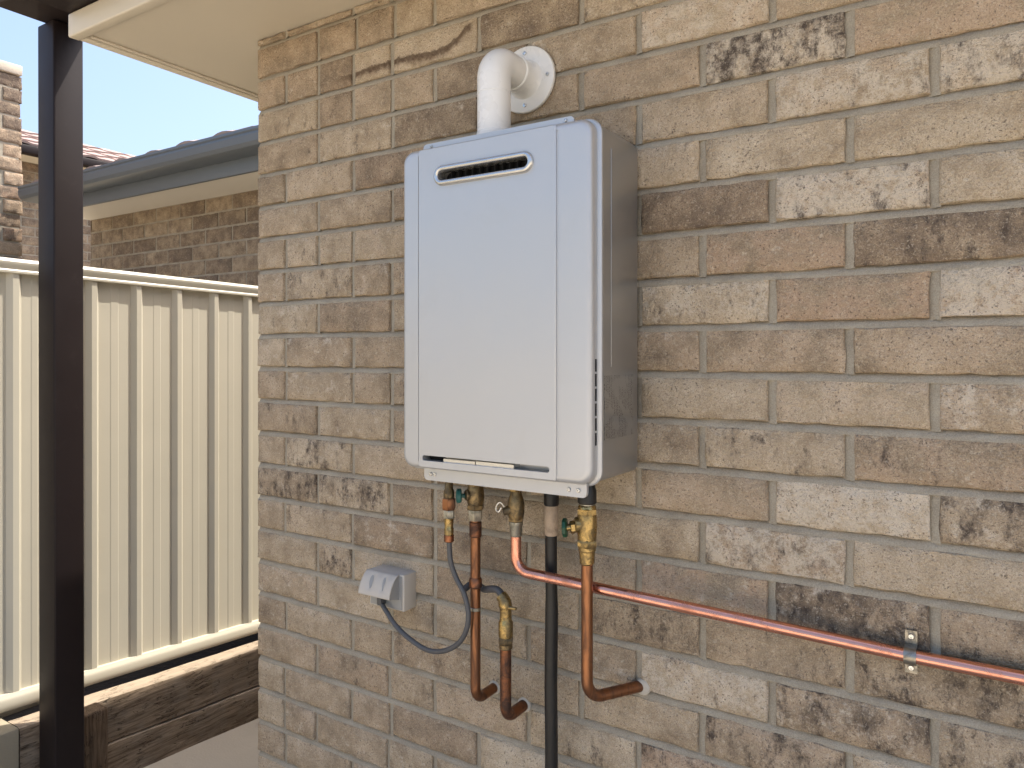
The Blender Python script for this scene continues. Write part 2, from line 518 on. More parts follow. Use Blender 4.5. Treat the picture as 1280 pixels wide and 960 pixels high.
# (course, x): tone, stain, pale, pink
LOOK = {(3, 1.2): (.24, .22, .10, .15), (3, 1.45): (.62, .38, .95, .35), (3, 1.65): (.66, .12, .45, .05),
        (2, 1.35): (.46, .10, .22, .65), (2, 1.6): (.26, .44, .22, .10), (1, 1.2): (.66, .30, .60, .05), (1, 1.45): (.48, .02, .08, .75),
        (1, 1.68): (.58, .22, 1.0, .6), (0, 1.35): (.47, .10, .12, .35), (0, 1.6): (.50, .14, .14, .30), (-1, 1.2): (.62, .05, .15, .05),
        (-1, 1.45): (.66, .05, .22, .30), (-1, 1.65): (.55, .22, .55, .35), (-2, 1.35): (.62, .34, .35, .10), (-2, 1.6): (.48, .30, .30, .45),
        (-3, 1.2): (.52, .22, .25, .35), (-3, 1.45): (.74, .14, .85, .25), (-3, 1.66): (.48, .52, .45, .10), (-4, 1.35): (.50, .36, .85, .55),
        (-4, 1.6): (.64, .06, .20, .10), (-4, 1.15): (.50, .04, .05, .0), (-5, 1.2): (.52, .18, .30, .70), (-5, 1.45): (.30, .56, .50, .2), (-5, 1.65): (.38, .42, .25, .25),
        (-6, 1.35): (.50, .34, .30, .20), (-6, 1.15): (.42, .42, .20, .1), (-6, 1.6): (.50, .50, .35, .15), (-7, 1.2): (.70, .22, .75, .25), (-7, 1.45): (.42, .54, .55, .25),
        (-7, 1.65): (.56, .40, .35, .15), (-8, 1.35): (.52, .46, .25, .35), (-8, 1.15): (.52, .16, .10, .05), (-8, 1.6): (.62, .20, .30, .15), (-9, 1.2): (.50, .40, .30, .7),
        (-9, 1.45): (.58, .30, .3, .3), (6, 1.35): (.58, .58, .90, .15), (6, 1.6): (.54, .06, .15, .55), (5, 1.45): (.62, .26, .75, .25), (5, 1.65): (.70, .38, .75, .20),
        (4, 1.35): (.64, .18, .30, .05), (4, 1.6): (.58, .22, .12, .0), (4, 1.15): (.64, .10, .40, .15), (7, 1.2): (.72, .14, .70, .45), (7, 1.45): (.60, .1, .3, .4),
        (5, 1.2): (.60, .10, .20, .2), (6, 1.1): (.50, .10, .20, .3),
        (-4, .1): (.48, .55, .30, .1), (-4, .35): (.56, .52, .35, .05), (-3, .23): (.64, .46, .40, .05), (-3, .05): (.52, .06, .1, .1), (-6, .29): (.52, .46, .30, .15),
        (-5, .23): (.56, .30, .20, .15), (2, .23): (.54, .40, .40, .1), (6, .35): (.56, .36, .45, .1), (-2, .1): (.48, .30, .05, .2), (8, .41): (.60, .05, .3, .1),
        (8, .6): (.62, .05, .3, .1), (7, .54): (.52, .1, .2, .3), (9, .3): (.42, .05, .0, .3), (9, .11): (.40, .12, .0, .3), (9, .42): (.44, .08, .05, .3)}

ZS = .847                                   # soffit height
house = tag(empty("brick_house", (0, 0, -1.49)), "tan brick house wall under a cream eave, carrying the water heater", "house")
XR, ZB = 4.2, -1.55
bm = Box(.0045, XR, .0110, .11, ZB, ZS + .02)
box(bm, .0045, .11, .11, 6, ZB - .3, ZS + .02)
wall = obj("wall", bm, M['mortar'], house, smooth=False)

def joints(bm, zlo, zhi, x0, x1):
    """weather-struck bed joint: set back under the brick above, nearly flush with the brick below"""
    n = max(2, int((x1 - x0) / .035)); r = random.Random(int(zlo * 1e4) & 0xffff); rows = []
    for i in range(n + 1):
        x = x0 + (x1 - x0) * i / n; j = r.uniform(-.0009, .0009)
        rows.append([bm.verts.new((x, y + q, z)) for y, z, q in ((.0300, zlo, 0), (.0022, zlo, j), (.0016, zlo + .003, j), (.0048, (zlo + zhi) / 2, j), (.0098, zhi, j * .5), (.0300, zhi, 0))])
    for a, b in zip(rows, rows[1:]):
        for k in range(5): bm.faces.new((a[k], a[k + 1], b[k + 1], b[k]))
mj = bmesh.new()
mass = bmesh.new()                          # the brickwork out of view, kept as one mesh
def mass_brick(bm, x0, x1, y0, y1, z0, z1):
    box(bm, x0, x1, y0, y1, z0, z1)
nb = 0
for k in range(-18, 11):
    fam = A if k % 2 else B
    left = LEFT.get(k) or ([.230, .474] if k % 2 else [.109, .349, .474])
    js = [0.0] + left + fam
    x = js[-1]
    while x < XR: x += .2435; js.append(x)
    z0 = Z0 + CH * k + JT / 2; z1 = Z0 + CH * (k + 1) - JT / 2
    z1 = min(z1, ZS - .002)
    joints(mj, z0 - JT - .0018, z0 + .0018, .0045, XR)
    for xj in js[1:-1]:                     # upright joints, struck a little to one side
        if xj > 2.4: continue
        q = RNG.uniform(-.0008, .0008); hw = JT / 2 + .0018
        up_ = [[mj.verts.new((xj + dx, yy + q, zz)) for dx, yy in ((-hw, .0085), (-hw * .3, .0052), (hw * .5, .0030), (hw, .0026))] for zz in (z0 - .003, z1 + .003)]
        for k_ in range(3): mj.faces.new((up_[0][k_], up_[0][k_ + 1], up_[1][k_ + 1], up_[1][k_]))
    for i in range(len(js) - 1):
        a = js[i] + (JT / 2 if i else 0); b = min(js[i + 1] - JT / 2, XR)
        if b - a < .02: continue
        vis = a < 1.80 and k >= -13 and not (k < -7 and a > 1.6)
        if not vis:
            mass_brick(mass, a, b, RNG.uniform(-.001, .001), .06, z0, z1); continue
        me = brick_mesh(b - a, z1 - z0, .10 if i == 0 else .05, nb % 5)
        o = link("brick", me, None, wall, ((a + b) / 2, RNG.uniform(-.0012, .0012), (z0 + z1) / 2))
        o.rotation_euler = (RNG.uniform(-.006, .006), RNG.uniform(-.003, .003), RNG.uniform(-.004, .004))
        xc = (a + b) / 2
        best = min(((abs(xc - q[1]), q) for q in LOOK if q[0] == k), default=(9, None))
        if best[0] < .10: o.color = LOOK[best[1]]
        else:
            st = .16 if xc < .9 else .24
            o.color = (min(.80, max(.22, RNG.gauss(.50 if xc < .9 else .56, .095))), RNG.uniform(.04, .30 if xc < .9 else .38), RNG.uniform(0, .45), RNG.uniform(0, .38))
        nb += 1
# side return of the house
for k in range(-20, 11):
    y = .12 if k % 2 else .0
    z0 = Z0 + CH * k + JT / 2; z1 = min(Z0 + CH * (k + 1) - JT / 2, ZS - .002)
    while y < 6:
        y1 = y + .2435
        if y > .05: mass_brick(mass, 0, .06, y + JT / 2, y1 - JT / 2, z0, z1)
        elif k % 2 == 0: mass_brick(mass, .0, .06, .105, .23, z0, z1)
        y = y1
obj("mortar_joints", mj, M['mortar'], wall, angle=60)
tag(obj("brickwork", mass, M['brick_far'], wall, smooth=False), kind="stuff")
print("visible bricks", nb)

# eave: soffit lining, trim, fascia, gutter, hipped roof
XE, YE = -.388, -.296
bm = Box(XE + .012, XR + .4, YE + .012, 6.4, ZS, ZS + .012)
sof = obj("soffit", bm, M['soffit'], house, smooth=False)
bm = bmesh.new()
box(bm, XE, XE + .030, YE + .0305, 6.4, ZS - .008, ZS + .050, .003)
obj("eave_trim", bm, M['soffit'], house)
bm = bmesh.new()
box(bm, XE, XR + .4, YE, YE + .030, ZS - .010, ZS + .052, .005, 3)
obj("fascia", bm, M['soffit'], house)
bm = bmesh.new()
box(bm, XE + .036, XE + .046, YE + .04, 6.4, ZS - .006, ZS - .0003, .002)
obj("soffit_bead", bm, M['soffit'], house)
bm = bmesh.new()
box(bm, XE - .01, 0.02, -.004, .009, ZS - .0035, ZS - .0002)
bm.free()
# front gutter, dark brown, on top of the fascia
bm = bmesh.new()
gp = [(YE + .03, ZS + .054), (YE - .085, ZS + .054), (YE - .105, ZS + .062), (YE - .115, ZS + .08), (YE - .115, ZS + .150), (YE - .100, ZS + .165), (YE + .03, ZS + .165)]
a = [bm.verts.new((XE + .005, y, z)) for y, z in gp]; b = [bm.verts.new((XR + .4, y, z)) for y, z in gp]
bridge(bm, a, b); bm.faces.new(a); bm.faces.new(b[::-1])
obj("gutter", bm, M['dark'], house)
bm = bmesh.new()
x0, x1, y0, y1, ze = XE - .006, XR + 3, YE - .06, 8.0, ZS + .066
rx = (x0 + 4.1, x1 - 4.1); rz = ze + 1.65; ry = (y0 + y1) / 2
lo = [bm.verts.new(p) for p in ((x0, y0 + .1, ze - .012), (x1, y0 + .1, ze - .012), (x1, y1, ze - .012), (x0, y1, ze - .012))]
v = [bm.verts.new(p) for p in ((x0, y0 + .1, ze), (x1, y0 + .1, ze), (x1, y1, ze), (x0, y1, ze), ((x0 + x1) / 2 - .1, ry, rz), ((x0 + x1) / 2 + .1, ry, rz))]
for f in ((0, 1, 5, 4), (1, 2, 5), (2, 3, 4, 5), (3, 0, 4)): bm.faces.new([v[i] for i in f])
for i in range(4): bm.faces.new((lo[i], lo[(i + 1) % 4], v[(i + 1) % 4], v[i]))
bm.faces.new(lo[::-1])
obj("roof", bm, M['roof'], house, smooth=False)

# ------------------------------------------------------------------ verandah post and beam
vp = tag(empty("verandah_post", (-.872, -.075, -1.49)), "dark brown square steel post with its beam, between the fence and the eave", "post")
bm = bmesh.new()
box(bm, -.925, -.822, -.122, -.030, -1.492, 1.062, .006, 3)
for vv in bm.verts: vv.co.x += (vv.co.z - .0) * -.004          # a touch out of plumb
obj("post", bm, M['dark'], vp)
bm = bmesh.new()
box(bm, -.900, XE + .30, -.262, -.004, 1.0645, 1.26, .012, 3)
obj("beam", bm, M['dark'], vp)
bm = Box(-.96, -.79, -.155, .003, -1.495, -1.482, .002)
obj("base_plate", bm, M['dark'], vp)

# ------------------------------------------------------------------ steel fence
FX = -1.087
def fb(y): return -1.183 - .057 * y          # lower edge of the bottom rail
def ft(y): return .321 - .015 * y            # upper edge of the top rail
fence = tag(empty("steel_fence", (FX, .5, -1.49)), "cream ribbed sheet-steel fence standing on timber sleepers", "fence")
FY0, FY1 = -4.2, 5.6
crest = []
y = .1346
while y < FY1: crest.append(y); y += .1682
crest += [.010, -.1225]
y = -.1225 - .1682
while y > FY0: crest.append(y); y -= .1682
crest.sort()
# profile, one sheet for each run of five ribs
def sheet(cs, name="fence_sheet"):
    pr = []
    for c0, c1 in zip(cs, cs[1:]):
        w = c1 - c0
        m0 = c0 + .024 + (w - .056) * .36; m1 = c0 + .024 + (w - .056) * .62
        pr += [(.015, c0 - .0085), (.015, c0 + .0085), (.0, c0 + .022), (0, m0), (.0012, m0 + .004), (.0012, m1), (0, m1 + .003), (0, c1 - .024)]
    pr.append((.015, c1 - .0084))
    bm = bmesh.new()
    rows = []
    nz = 3
    for j in range(nz + 1):
        rows.append([bm.verts.new((FX + x, yy, (fb(yy) + .02) * (1 - j / nz) + (ft(yy) - .02) * j / nz)) for x, yy in pr])
    for r0, r1 in zip(rows, rows[1:]):
        for k in range(len(pr) - 1): bm.faces.new((r0[k], r0[k + 1], r1[k + 1], r1[k]))
    o = obj(name, bm, M['cream'], fence, smooth=False)
    md = o.modifiers.new("steel", 'SOLIDIFY'); md.thickness = .0012; md.offset = -1
for i in range(0, len(crest) - 1, 5):
    sheet(crest[i:i + 6])
def rail(name, prof, zf, mat):
    bm = bmesh.new()
    A_ = [bm.verts.new((FX + x, FY0, zf(FY0) + z)) for x, z in prof]; B_ = [bm.verts.new((FX + x, FY1, zf(FY1) + z)) for x, z in prof]
    bridge(bm, A_, B_); bm.faces.new(A_); bm.faces.new(B_[::-1])
    return obj(name, bm, mat, fence, angle=25)
rail("top_rail", [(-.03, 0), (.006, 0), (.016, -.004), (.022, -.012), (.022, -.022), (.0185, -.030), (.018, -.038), (.021, -.042), (.021, -.049), (.018, -.052), (-.03, -.052)], ft, M['cream'])
rail("bottom_rail", [(-.03, 0), (.016, 0), (.0225, .003), (.0255, .010), (.0262, .022), (.0258, .036), (.0235, .045), (.0195, .050), (.0175, .055), (-.03, .055)], fb, M['cream'])
for yy in (-3.9, -1.55, 3.2, 5.5):
    obj("fence_post", Box(FX - .03, FX + .032, yy - .03, yy + .03, -1.55, ft(yy) - .003, .006), M['cream'], fence)

# ------------------------------------------------------------------ timber sleepers and kerb under the fence
def sleeper(name, x0, x1, y0, y1, ztop, h, rtop, seed, label):
    r = random.Random(seed)
    n = max(4, int((y1 - y0) / .045))
    prof = [(x0, -h), (x0, -rtop * .5), (x0 + rtop * .4, 0), (x1 - rtop, 0), (x1 - rtop * .35, -rtop * .25), (x1, -rtop), (x1, -h * .35), (x1, -h * .65), (x1, -h + .006), (x1 - .006, -h)]
    bm = bmesh.new(); rings = []
    for j in range(n + 1):
        yy = y0 + (y1 - y0) * j / n
        zt = ztop(yy)
        ring = []
        for x, z in prof:
            w = noise.noise(Vector((x * 9 + seed, yy * 4.5, z * 14))) * .006 + noise.noise(Vector((x * 30, yy * 22, z * 50 + seed))) * .0022
            ring.append(bm.verts.new((x + (w if x > x0 else 0), yy, zt + z + (w * .8 if z > -h * .5 else 0))))
        rings.append(ring)
    for a, b in zip(rings, rings[1:]): bridge(bm, a, b)
    bm.faces.new(rings[0][::-1]); bm.faces.new(rings[-1])
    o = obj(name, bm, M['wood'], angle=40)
    tag(o, label, "sleeper", "sleepers of the retaining edge below the fence")
    return o
st = lambda y: -1.2005 - .057 * y
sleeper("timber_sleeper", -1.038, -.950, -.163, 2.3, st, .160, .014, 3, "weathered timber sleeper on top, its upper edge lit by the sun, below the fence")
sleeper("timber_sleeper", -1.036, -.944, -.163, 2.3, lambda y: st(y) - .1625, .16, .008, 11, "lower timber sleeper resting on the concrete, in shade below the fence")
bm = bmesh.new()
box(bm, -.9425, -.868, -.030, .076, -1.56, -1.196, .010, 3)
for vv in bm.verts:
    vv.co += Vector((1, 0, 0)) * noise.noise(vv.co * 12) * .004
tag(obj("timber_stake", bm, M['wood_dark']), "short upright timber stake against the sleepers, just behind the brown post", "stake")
bm = bmesh.new()
box(bm, -1.075, -.948, -3.6, -.166, -1.56, -1.189, .006, 2)
tag(obj("retaining_kerb", bm, M['render']), "cream rendered kerb block left of the brown post, under the fence", "kerb")

# ------------------------------------------------------------------ neighbour's house
NY = 1.285
nb_h = tag(empty("neighbour_house", (-2.3, 2.5, -1.49)), "neighbour's brown brick house with slate-blue gutter and tiled roof, behind the fence", "house")
NZS = .885
bm = Box(-3.30, -1.24, NY + .004, NY + .2, -1.5, NZS + .01)
box(bm, -3.30, -1.24, NY + .2, 6.0, -1.5, NZS + .01)
nw = obj("wall", bm, M['mortar'], nb_h, smooth=False)
r = random.Random(5)
massn = bmesh.new()
for k in range(-15, 8):
    z1 = NZS - .004 - (7 - k) * .0865; z0 = z1 - .0755
    x = -1.24 - (.12 if k % 2 else 0.0)
    x1 = -1.24
    while x1 > -3.29:
        xa = max((x if x < x1 - .03 else x - .24), -3.30)
        if k >= 0:
            me = brick_mesh(round(x1 - xa - .010, 3), .0755, .05, k % 4)
            o = link("brick", me, None, nw, ((x1 + xa) / 2 - .005 + .005, NY + r.uniform(-.002, .002), (z0 + z1) / 2))
            q = r.random()
            o.color = (r.uniform(.06, .20) if q < .45 else r.uniform(.20, .38), r.uniform(.0, .2), r.uniform(0, .1), r.uniform(.0, .1))
        else: mass_brick(massn, xa + .005, x1 - .005, NY, NY + .05, z0, z1)
        x1 = xa; x = xa
tag(obj("brickwork", massn, M['brick_far'], nw, smooth=False), kind="stuff")
# eave
gx0, gx1 = -3.33, -.98
obj("soffit", Box(gx0 + .03, gx1, 1.005, NY + .1, NZS, NZS + .012), M['soffit_white'], nb_h, smooth=False)
obj("fascia", Box(gx0 + .02, gx1, .985, 1.004, NZS - .012, NZS + .14, .002), M['gutter'], nb_h)
bm = bmesh.new()
gp = [(.984, .945), (.905, .945), (.885, .953), (.872, .968), (.868, 1.000), (.872, 1.012), (.866, 1.018), (.868, 1.030), (.880, 1.032), (.984, 1.032)]
a = [bm.verts.new((gx0, y, z)) for y, z in gp]; b = [bm.verts.new((gx1, y, z)) for y, z in gp]
bridge(bm, a, b); bm.faces.new(a); bm.faces.new(b[::-1])
obj("gutter", bm, M['gutter'], nb_h, angle=25)
# roof plane and its first courses of tiles
pit = math.radians(21)
bm = bmesh.new()
vs = [bm.verts.new(p) for p in ((gx0 + .02, .95, 1.005), (gx1, .95, 1.005), (gx1, 4.6, 1.005 + 3.65 * math.tan(pit)), (gx0 + 2.2, 4.6, 1.005 + 3.65 * math.tan(pit)), (gx0 + .02, 4.6, 1.005))]
bm.faces.new((vs[0], vs[1], vs[2], vs[3])); bm.faces.new((vs[0], vs[3], vs[4]))
nroof = obj("roof", bm, M['tile'], nb_h, smooth=False)
def tile_mesh(w=.30, l=.42, t=.020):
    bm = bmesh.new(); n = 8; rows = []
    for j in (0, 1):
        up, dn = [], []
        for i in range(n + 1):
            u = i / n
            h = .011 * max(0, math.sin(u * math.pi * 2)) + .004
            up.append(bm.verts.new((-w / 2 + w * u, j * l, h + t))); dn.append(bm.verts.new((-w / 2 + w * u, j * l, h)))
        rows.append((up, dn))
    (u0, d0), (u1, d1) = rows
    for i in range(n):
        bm.faces.new((u0[i], u0[i + 1], u1[i + 1], u1[i])); bm.faces.new((d0[i], d0[i + 1], u0[i + 1], u0[i])); bm.faces.new((d0[i], d1[i], d1[i + 1], d0[i + 1]))
    bm.faces.new((u0[0], u1[0], d1[0], d0[0])); bm.faces.new((u0[n], d0[n], d1[n], u1[n])); bm.faces.new([v for v in u1 + d1[::-1]])
    bmesh.ops.recalc_face_normals(bm, faces=bm.faces[:])
    me = bpy.data.meshes.new("roof_tile"); bm.to_mesh(me); bm.free(); me.materials.append(M['tile'])
    for p in me.polygons: p.use_smooth = True
    me.set_sharp_from_angle(angle=math.radians(40))
    return me
TM = tile_mesh()
for row in range(3):
    for i in range(8):
        yy = .935 + row * .30; zz = 1.036 + row * .30 * math.tan(pit)
        xx = gx0 + .19 + i * .298 + row * .12
        if xx > gx1 - .1: continue
        o = link("roof_tile", TM, None, nroof, (xx + r.uniform(-.004, .004), yy + r.uniform(-.006, .006), zz))
        o.rotation_euler = (pit - .05, 0, r.uniform(-.01, .01))

# brick pier wall at the far left
px0 = -3.40
pier = tag(empty("brick_pier", (px0, .5, -1.49)), "rough brick pier with dark upper courses and pale cap, left of the brown post", "pier")
PYE = .918
bm = Box(px0 - .22, px0 - .004, -.9, PYE - .012, -1.5, 1.72)
core = obj("core", bm, M['mortar'], pier, smooth=False)
massp = bmesh.new()
pr_ = random.Random(21)
k = 0
z = 1.725
while z > -1.45:
    h = .075
    ye = PYE; first = True
    while ye > -.85:
        ln = (.115 if (k % 2 and first) else .235)
        y0_ = ye - ln
        if z > .18 and ye > .3:
            me = brick_mesh(round(ln - .011, 3), h, .06, (k * 3) % 5)
            out = pr_.uniform(-.004, .010); 
            o = link("brick", me, None, core, (px0 + out, ye - ln / 2 + (pr_.uniform(.0, .016) if first else 0), z - h / 2))
            o.rotation_euler = (0, 0, math.radians(90))
            if k < 4: o.color = (pr_.uniform(.0, .10), .40, .05, .0)
            else:
                o.color = (pr_.uniform(.12, .42), pr_.uniform(.1, .5), pr_.uniform(.05, .35), pr_.uniform(.2, .7))
        else: box(massp, px0 - .06, px0, y0_ + .006, ye - .006, z - h, z)
        ye = y0_; first = False
    z -= .086; k += 1
tag(obj("brickwork", massp, M['brick_far'], core, smooth=False), kind="stuff")
bm = bmesh.new()
yy = PYE + .004
while yy > -.9:
    box(bm, px0 - .24, px0 + .012, yy - .226, yy, 1.733, 1.795, .008, 2); yy -= .236
obj("capping", bm, M['cap'], pier)

# far house with its side to us
fh = tag(empty("far_house", (-6, 3, -1.49)), "distant house showing only a pinkish tiled roof slope and dark gutter", "house")
fx = -5.52
bm = Box(-9.5, fx - .354, 1.0, 5.2, -1.5, 1.80)
fw = obj("wall", bm, M['mortar'], fh, smooth=False)
fr_ = random.Random(9)
for k in range(18):
    yy = 1.05 + (.12 if k % 2 else 0)
    while yy < 4.9:
        me = brick_mesh(.23, .075, .05, k % 3)
        o = link("brick", me, None, fw, (fx - .35, yy + .115, 1.755 - k * .086)); o.rotation_euler = (0, 0, math.radians(90))
        o.color = (fr_.uniform(.1, .35), .2, .1, .2)
        yy += .24
obj("gutter", Box(fx - .10, fx, .9, 5.3, 1.795, 1.872, .012, 2), M['dark'], fh)
obj("soffit", Box(fx - .40, fx - .101, .95, 5.25, 1.80, 1.812), M['soffit'], fh, smooth=False)
fp = math.radians(20)
bm = bmesh.new()
L_ = 1.28
vs = [bm.verts.new(p) for p in ((fx - .03, .9, 1.868), (fx - .03, 5.3, 1.868), (fx - .03 - L_, 5.3 , 1.868 + L_ * math.tan(fp)), (fx - .03 - L_, .9, 1.868 + L_ * math.tan(fp)), (fx - 3.2, 5.3, 1.868), (fx - 3.2, .9, 1.868))]
bm.faces.new(vs[:4]); bm.faces.new((vs[3], vs[2], vs[4], vs[5])); bm.faces.new((vs[1], vs[4], vs[2])); bm.faces.new((vs[0], vs[3], vs[5]))
froof = obj("roof", bm, M['tile'], fh, smooth=False)
for row in range(5):
    for i in range(14):
        s_ = row * .27
        o = link("roof_tile", TM, None, froof, (fx - .02 - s_ * math.cos(fp), 1.05 + i * .298, 1.872 + s_ * math.sin(fp)))
        o.rotation_euler = (fp - .06, 0, math.radians(90))

# ------------------------------------------------------------------ water heater
HX0, HX1, HZ0, HZ1 = .684, 1.098, -.219, .398
YF = -.2005
PX0, PX1 = .727, 1.034
wh = tag(empty("water_heater", (.89, -.1, HZ0)), "silver wall-mounted gas water heater with a black slotted exhaust outlet", "water heater")
# casing
bm = bmesh.new()
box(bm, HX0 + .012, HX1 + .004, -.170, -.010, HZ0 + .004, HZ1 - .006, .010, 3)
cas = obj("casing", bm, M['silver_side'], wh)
# front cover: rounded shell, open behind the centre panel
bm = bmesh.new()
rings = []
R_ = .024
for inset, y in ((.0005, -.176), (0, -.186), (.0012, -.1925), (.0045, -.1975), (.0085, -.1998), (.012, -.2002)):
    rings.append(loop_verts(bm, rrect(HX0 + inset, HX1 - inset, HZ0 + inset, HZ1 - inset, R_ - inset * .6, 7), y))
for a, b in zip(rings, rings[1:]): bridge(bm, a, b)
hole = loop_verts(bm, [(PX0 - .0008, HZ0 + .014), (PX1 + .0018, HZ0 + .014), (PX1 + .0018, HZ1 - .014), (PX0 - .0008, HZ1 - .014)], YF + .0003)
fill(bm, [rings[-1], hole])
hb = loop_verts(bm, [(PX0 - .0008, HZ0 + .014), (PX1 + .0018, HZ0 + .014), (PX1 + .0018, HZ1 - .014), (PX0 - .0008, HZ1 - .014)], YF + .008)
bridge(bm, hole, hb)
cov = obj("front_cover", bm, M['silver'], wh, angle=40)
# raised centre panel with two real openings
bm = bmesh.new()
def panel_loop(i, y):
    return loop_verts(bm, rrect(PX0 + .0012 + i, PX1 - .0025 - i, HZ0 + .0035 + i, HZ1 - .0035 - i, .004, 3), y)
l0 = panel_loop(0, -.1955); l1 = panel_loop(.0002, YF - .0005); l2 = panel_loop(.0022, YF - .0026)
bridge(bm, l0, l1); bridge(bm, l1, l2)
VX0, VX1, VZ, VH = .776, .981, .3375, .0125
SX0, SX1, SZ, SH = .739, 1.019, -.1965, .0052
holes = []
for st_ in (stadium(VX0, VX1, VZ, VH), rrect(SX0, SX1, SZ - SH, SZ + SH, .0045, 4)):
    h1 = loop_verts(bm, st_, YF - .0026); h2 = loop_verts(bm, st_, -.172)
    holes.append(h1); bridge(bm, h1, h2)
fill(bm, [l2] + holes)
pan = obj("front_panel", bm, M['silver'], wh, angle=40)
obj("outlet_cavity", Box(VX0 - .008, VX1 + .008, -.1745, -.1735, VZ - .03, VZ + .03), M['void'], wh, smooth=False)
for x_ in (PX0, PX1 - .0005): obj("seam_strip", Box(x_ - .004, x_ + .004, -.1990, -.1960, HZ0 + .0125, HZ1 - .0125), M['silver'], wh, smooth=False)
# oval bezel
bm = bmesh.new()
prev = None; first = None
for off, y in ((-.0030, -.186), (-.0035, YF - .0065), (-.0022, YF - .0088), (.0012, YF - .0098), (.0042, YF - .0088), (.0062, YF - .0060), (.0068, YF - .0027)):
    L = loop_verts(bm, stadium(VX0 - off, VX1 + off, VZ, VH + off), y)
    if prev: bridge(bm, prev, L)
    prev = L
obj("outlet_bezel", bm, M['satin'], wh, angle=50)
bm = bmesh.new()
for i in range(11):
    x = VX0 + .02 + i * .0165
    box(bm, x, x + .0016, -.188, -.176, VZ - VH, VZ + VH)
obj("outlet_grille", bm, M['void'], wh, smooth=False)
# bar inside the lower slot
bm = bmesh.new()
box(bm, SX0 + .048, SX0 + .121, YF + .0015, -.176, SZ - SH, SZ + .0012)
box(bm, SX0 + .123, SX0 + .205, YF + .0015, -.176, SZ - SH, SZ + .0020)
obj("slot_bar", bm, M['satin'], wh, smooth=False)
obj("slot_back", Box(SX0 - .004, SX1 + .004, -.178, -.1745, SZ - .012, SZ + .012), M['silver_side'], wh, smooth=False)
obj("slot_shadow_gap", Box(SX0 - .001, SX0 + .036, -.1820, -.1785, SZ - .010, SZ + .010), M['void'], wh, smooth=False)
# flange lip behind the cover
bm = bmesh.new()
pr3 = []
for inset, y in ((.006, -.1775), (-.0045, -.1772), (-.0068, -.1752), (-.0068, -.1712), (-.005, -.1695), (.010, -.1695)):
    pr3.append(loop_verts(bm, rrect(HX0 + inset, HX1 - inset, HZ0 + inset * .6, HZ1 - inset * .6, R_ - inset * .5, 7), y))
for a, b in zip(pr3, pr3[1:]): bridge(bm, a, b)
obj("flange", bm, M['silver'], wh, angle=40)
# louvre slots in the right edge of the cover
for i in range(6):
    z = .000 - i * .0248
    bm = Box(HX1 - .006, HX1 + .0005, -.1868, -.1815, z - .0275, z - .0065)
    obj("louvre", bm, M['void'], wh, smooth=False)
# mounting brackets with screws
def bracket(x0, x1, z0, z1, up):
    bm = bmesh.new()
    pts = rrect(x0, x1, z0, z1, .008, 4)
    f = loop_verts(bm, pts, -.1865); b = loop_verts(bm, pts, -.1795)
    bridge(bm, f, b); bm.faces.new(f); bm.faces.new(b[::-1])
    return obj("mounting_bracket", bm, M['silver'], wh)
bb = bracket(.730, 1.082, -.2415, -.212, False)
bt = bracket(.728, 1.058, .388, .4085, True)
def screw(p, axis, r, parent, mat='chrome'):
    bm = bmesh.new()
    lathe(bm, p, axis, [(r, 0), (r, .0012), (r * .8, .0024), (r * .35, .0026), (r * .25, .0012)], 12)
    return obj("screw", bm, M[mat], parent)
for x in (.747, .757, 1.048, 1.0665): screw((x, -.1866, -.2295), (0, -1, 0), .0040, bb)
for x in (.748, 1.042): screw((x, -.1866, .4025), (0, -1, 0), .0032, bt)
# side seam and rating print
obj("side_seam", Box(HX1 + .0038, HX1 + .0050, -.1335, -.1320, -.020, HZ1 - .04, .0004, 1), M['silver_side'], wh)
t = NT("faded_rating_print")
tc = t.node("ShaderNodeTexCoord").outputs["Object"]
sp = t.node("ShaderNodeSeparateXYZ"); t.link(tc, sp.inputs[0])
lines = t.step(t.math('ABSOLUTE', t.math('SUBTRACT', t.math('FRACT', t.math('MULTIPLY', sp.outputs[1], 150.0)), .5)), .16, .24)
mp = t.node("ShaderNodeMapping"); mp.inputs["Scale"].default_value = (1, 1, 2.2); t.link(tc, mp.inputs[0])
chars = t.step(t.noise(mp.outputs[0], 330, 2, .5), .49, .53)
blocks = t.step(t.noise(tc, 34, 2, .5), .43, .50)
m = t.math('MULTIPLY', t.math('MULTIPLY', lines, chars), blocks)
t.set(t.mix(t.math('MULTIPLY', m, .85), C(.40, .395, .385), C(.04, .03, .025)), .30, t.math('MULTIPLY_ADD', m, -.6, .75))
obj("rating_label", Box(HX1 + .0042, HX1 + .0047, -.160, -.040, -.145, -.035), t.m, wh, smooth=False)

# ------------------------------------------------------------------ white flue elbow
FXc, FZc, FYc = .852, .5655, -.125
fl = tag(empty("flue_elbow", (FXc, FYc, HZ1)), "white flue pipe elbow from the heater top into a round wall flange", "flue pipe")
bm = bmesh.new()
pth = [(FXc, FYc, HZ1 + .022)] + fillet([(FXc, FYc, HZ1 + .050), (FXc, FYc, FZc), (FXc, -.052, FZc)], .060, 14)
tube(bm, pth, .0325, 32)
obj("elbow", bm, M['white'], fl, angle=60)
bm = bmesh.new()
lathe(bm, (FXc, FYc, HZ1 - .004), (0, 0, 1), [(.0342, 0), (.0342, .030), (.0338, .0325), (.0322, .0335)], 32)
obj("collar", bm, M['white'], fl)
bm = bmesh.new()
lathe(bm, (FXc, FYc, HZ1 + .104), (0, 0, 1), [(.0322, -.0015), (.0330, -.0008), (.0330, .0008), (.0322, .0015)], 32)
obj("pipe_bead", bm, M['white'], fl)
bm = bmesh.new()
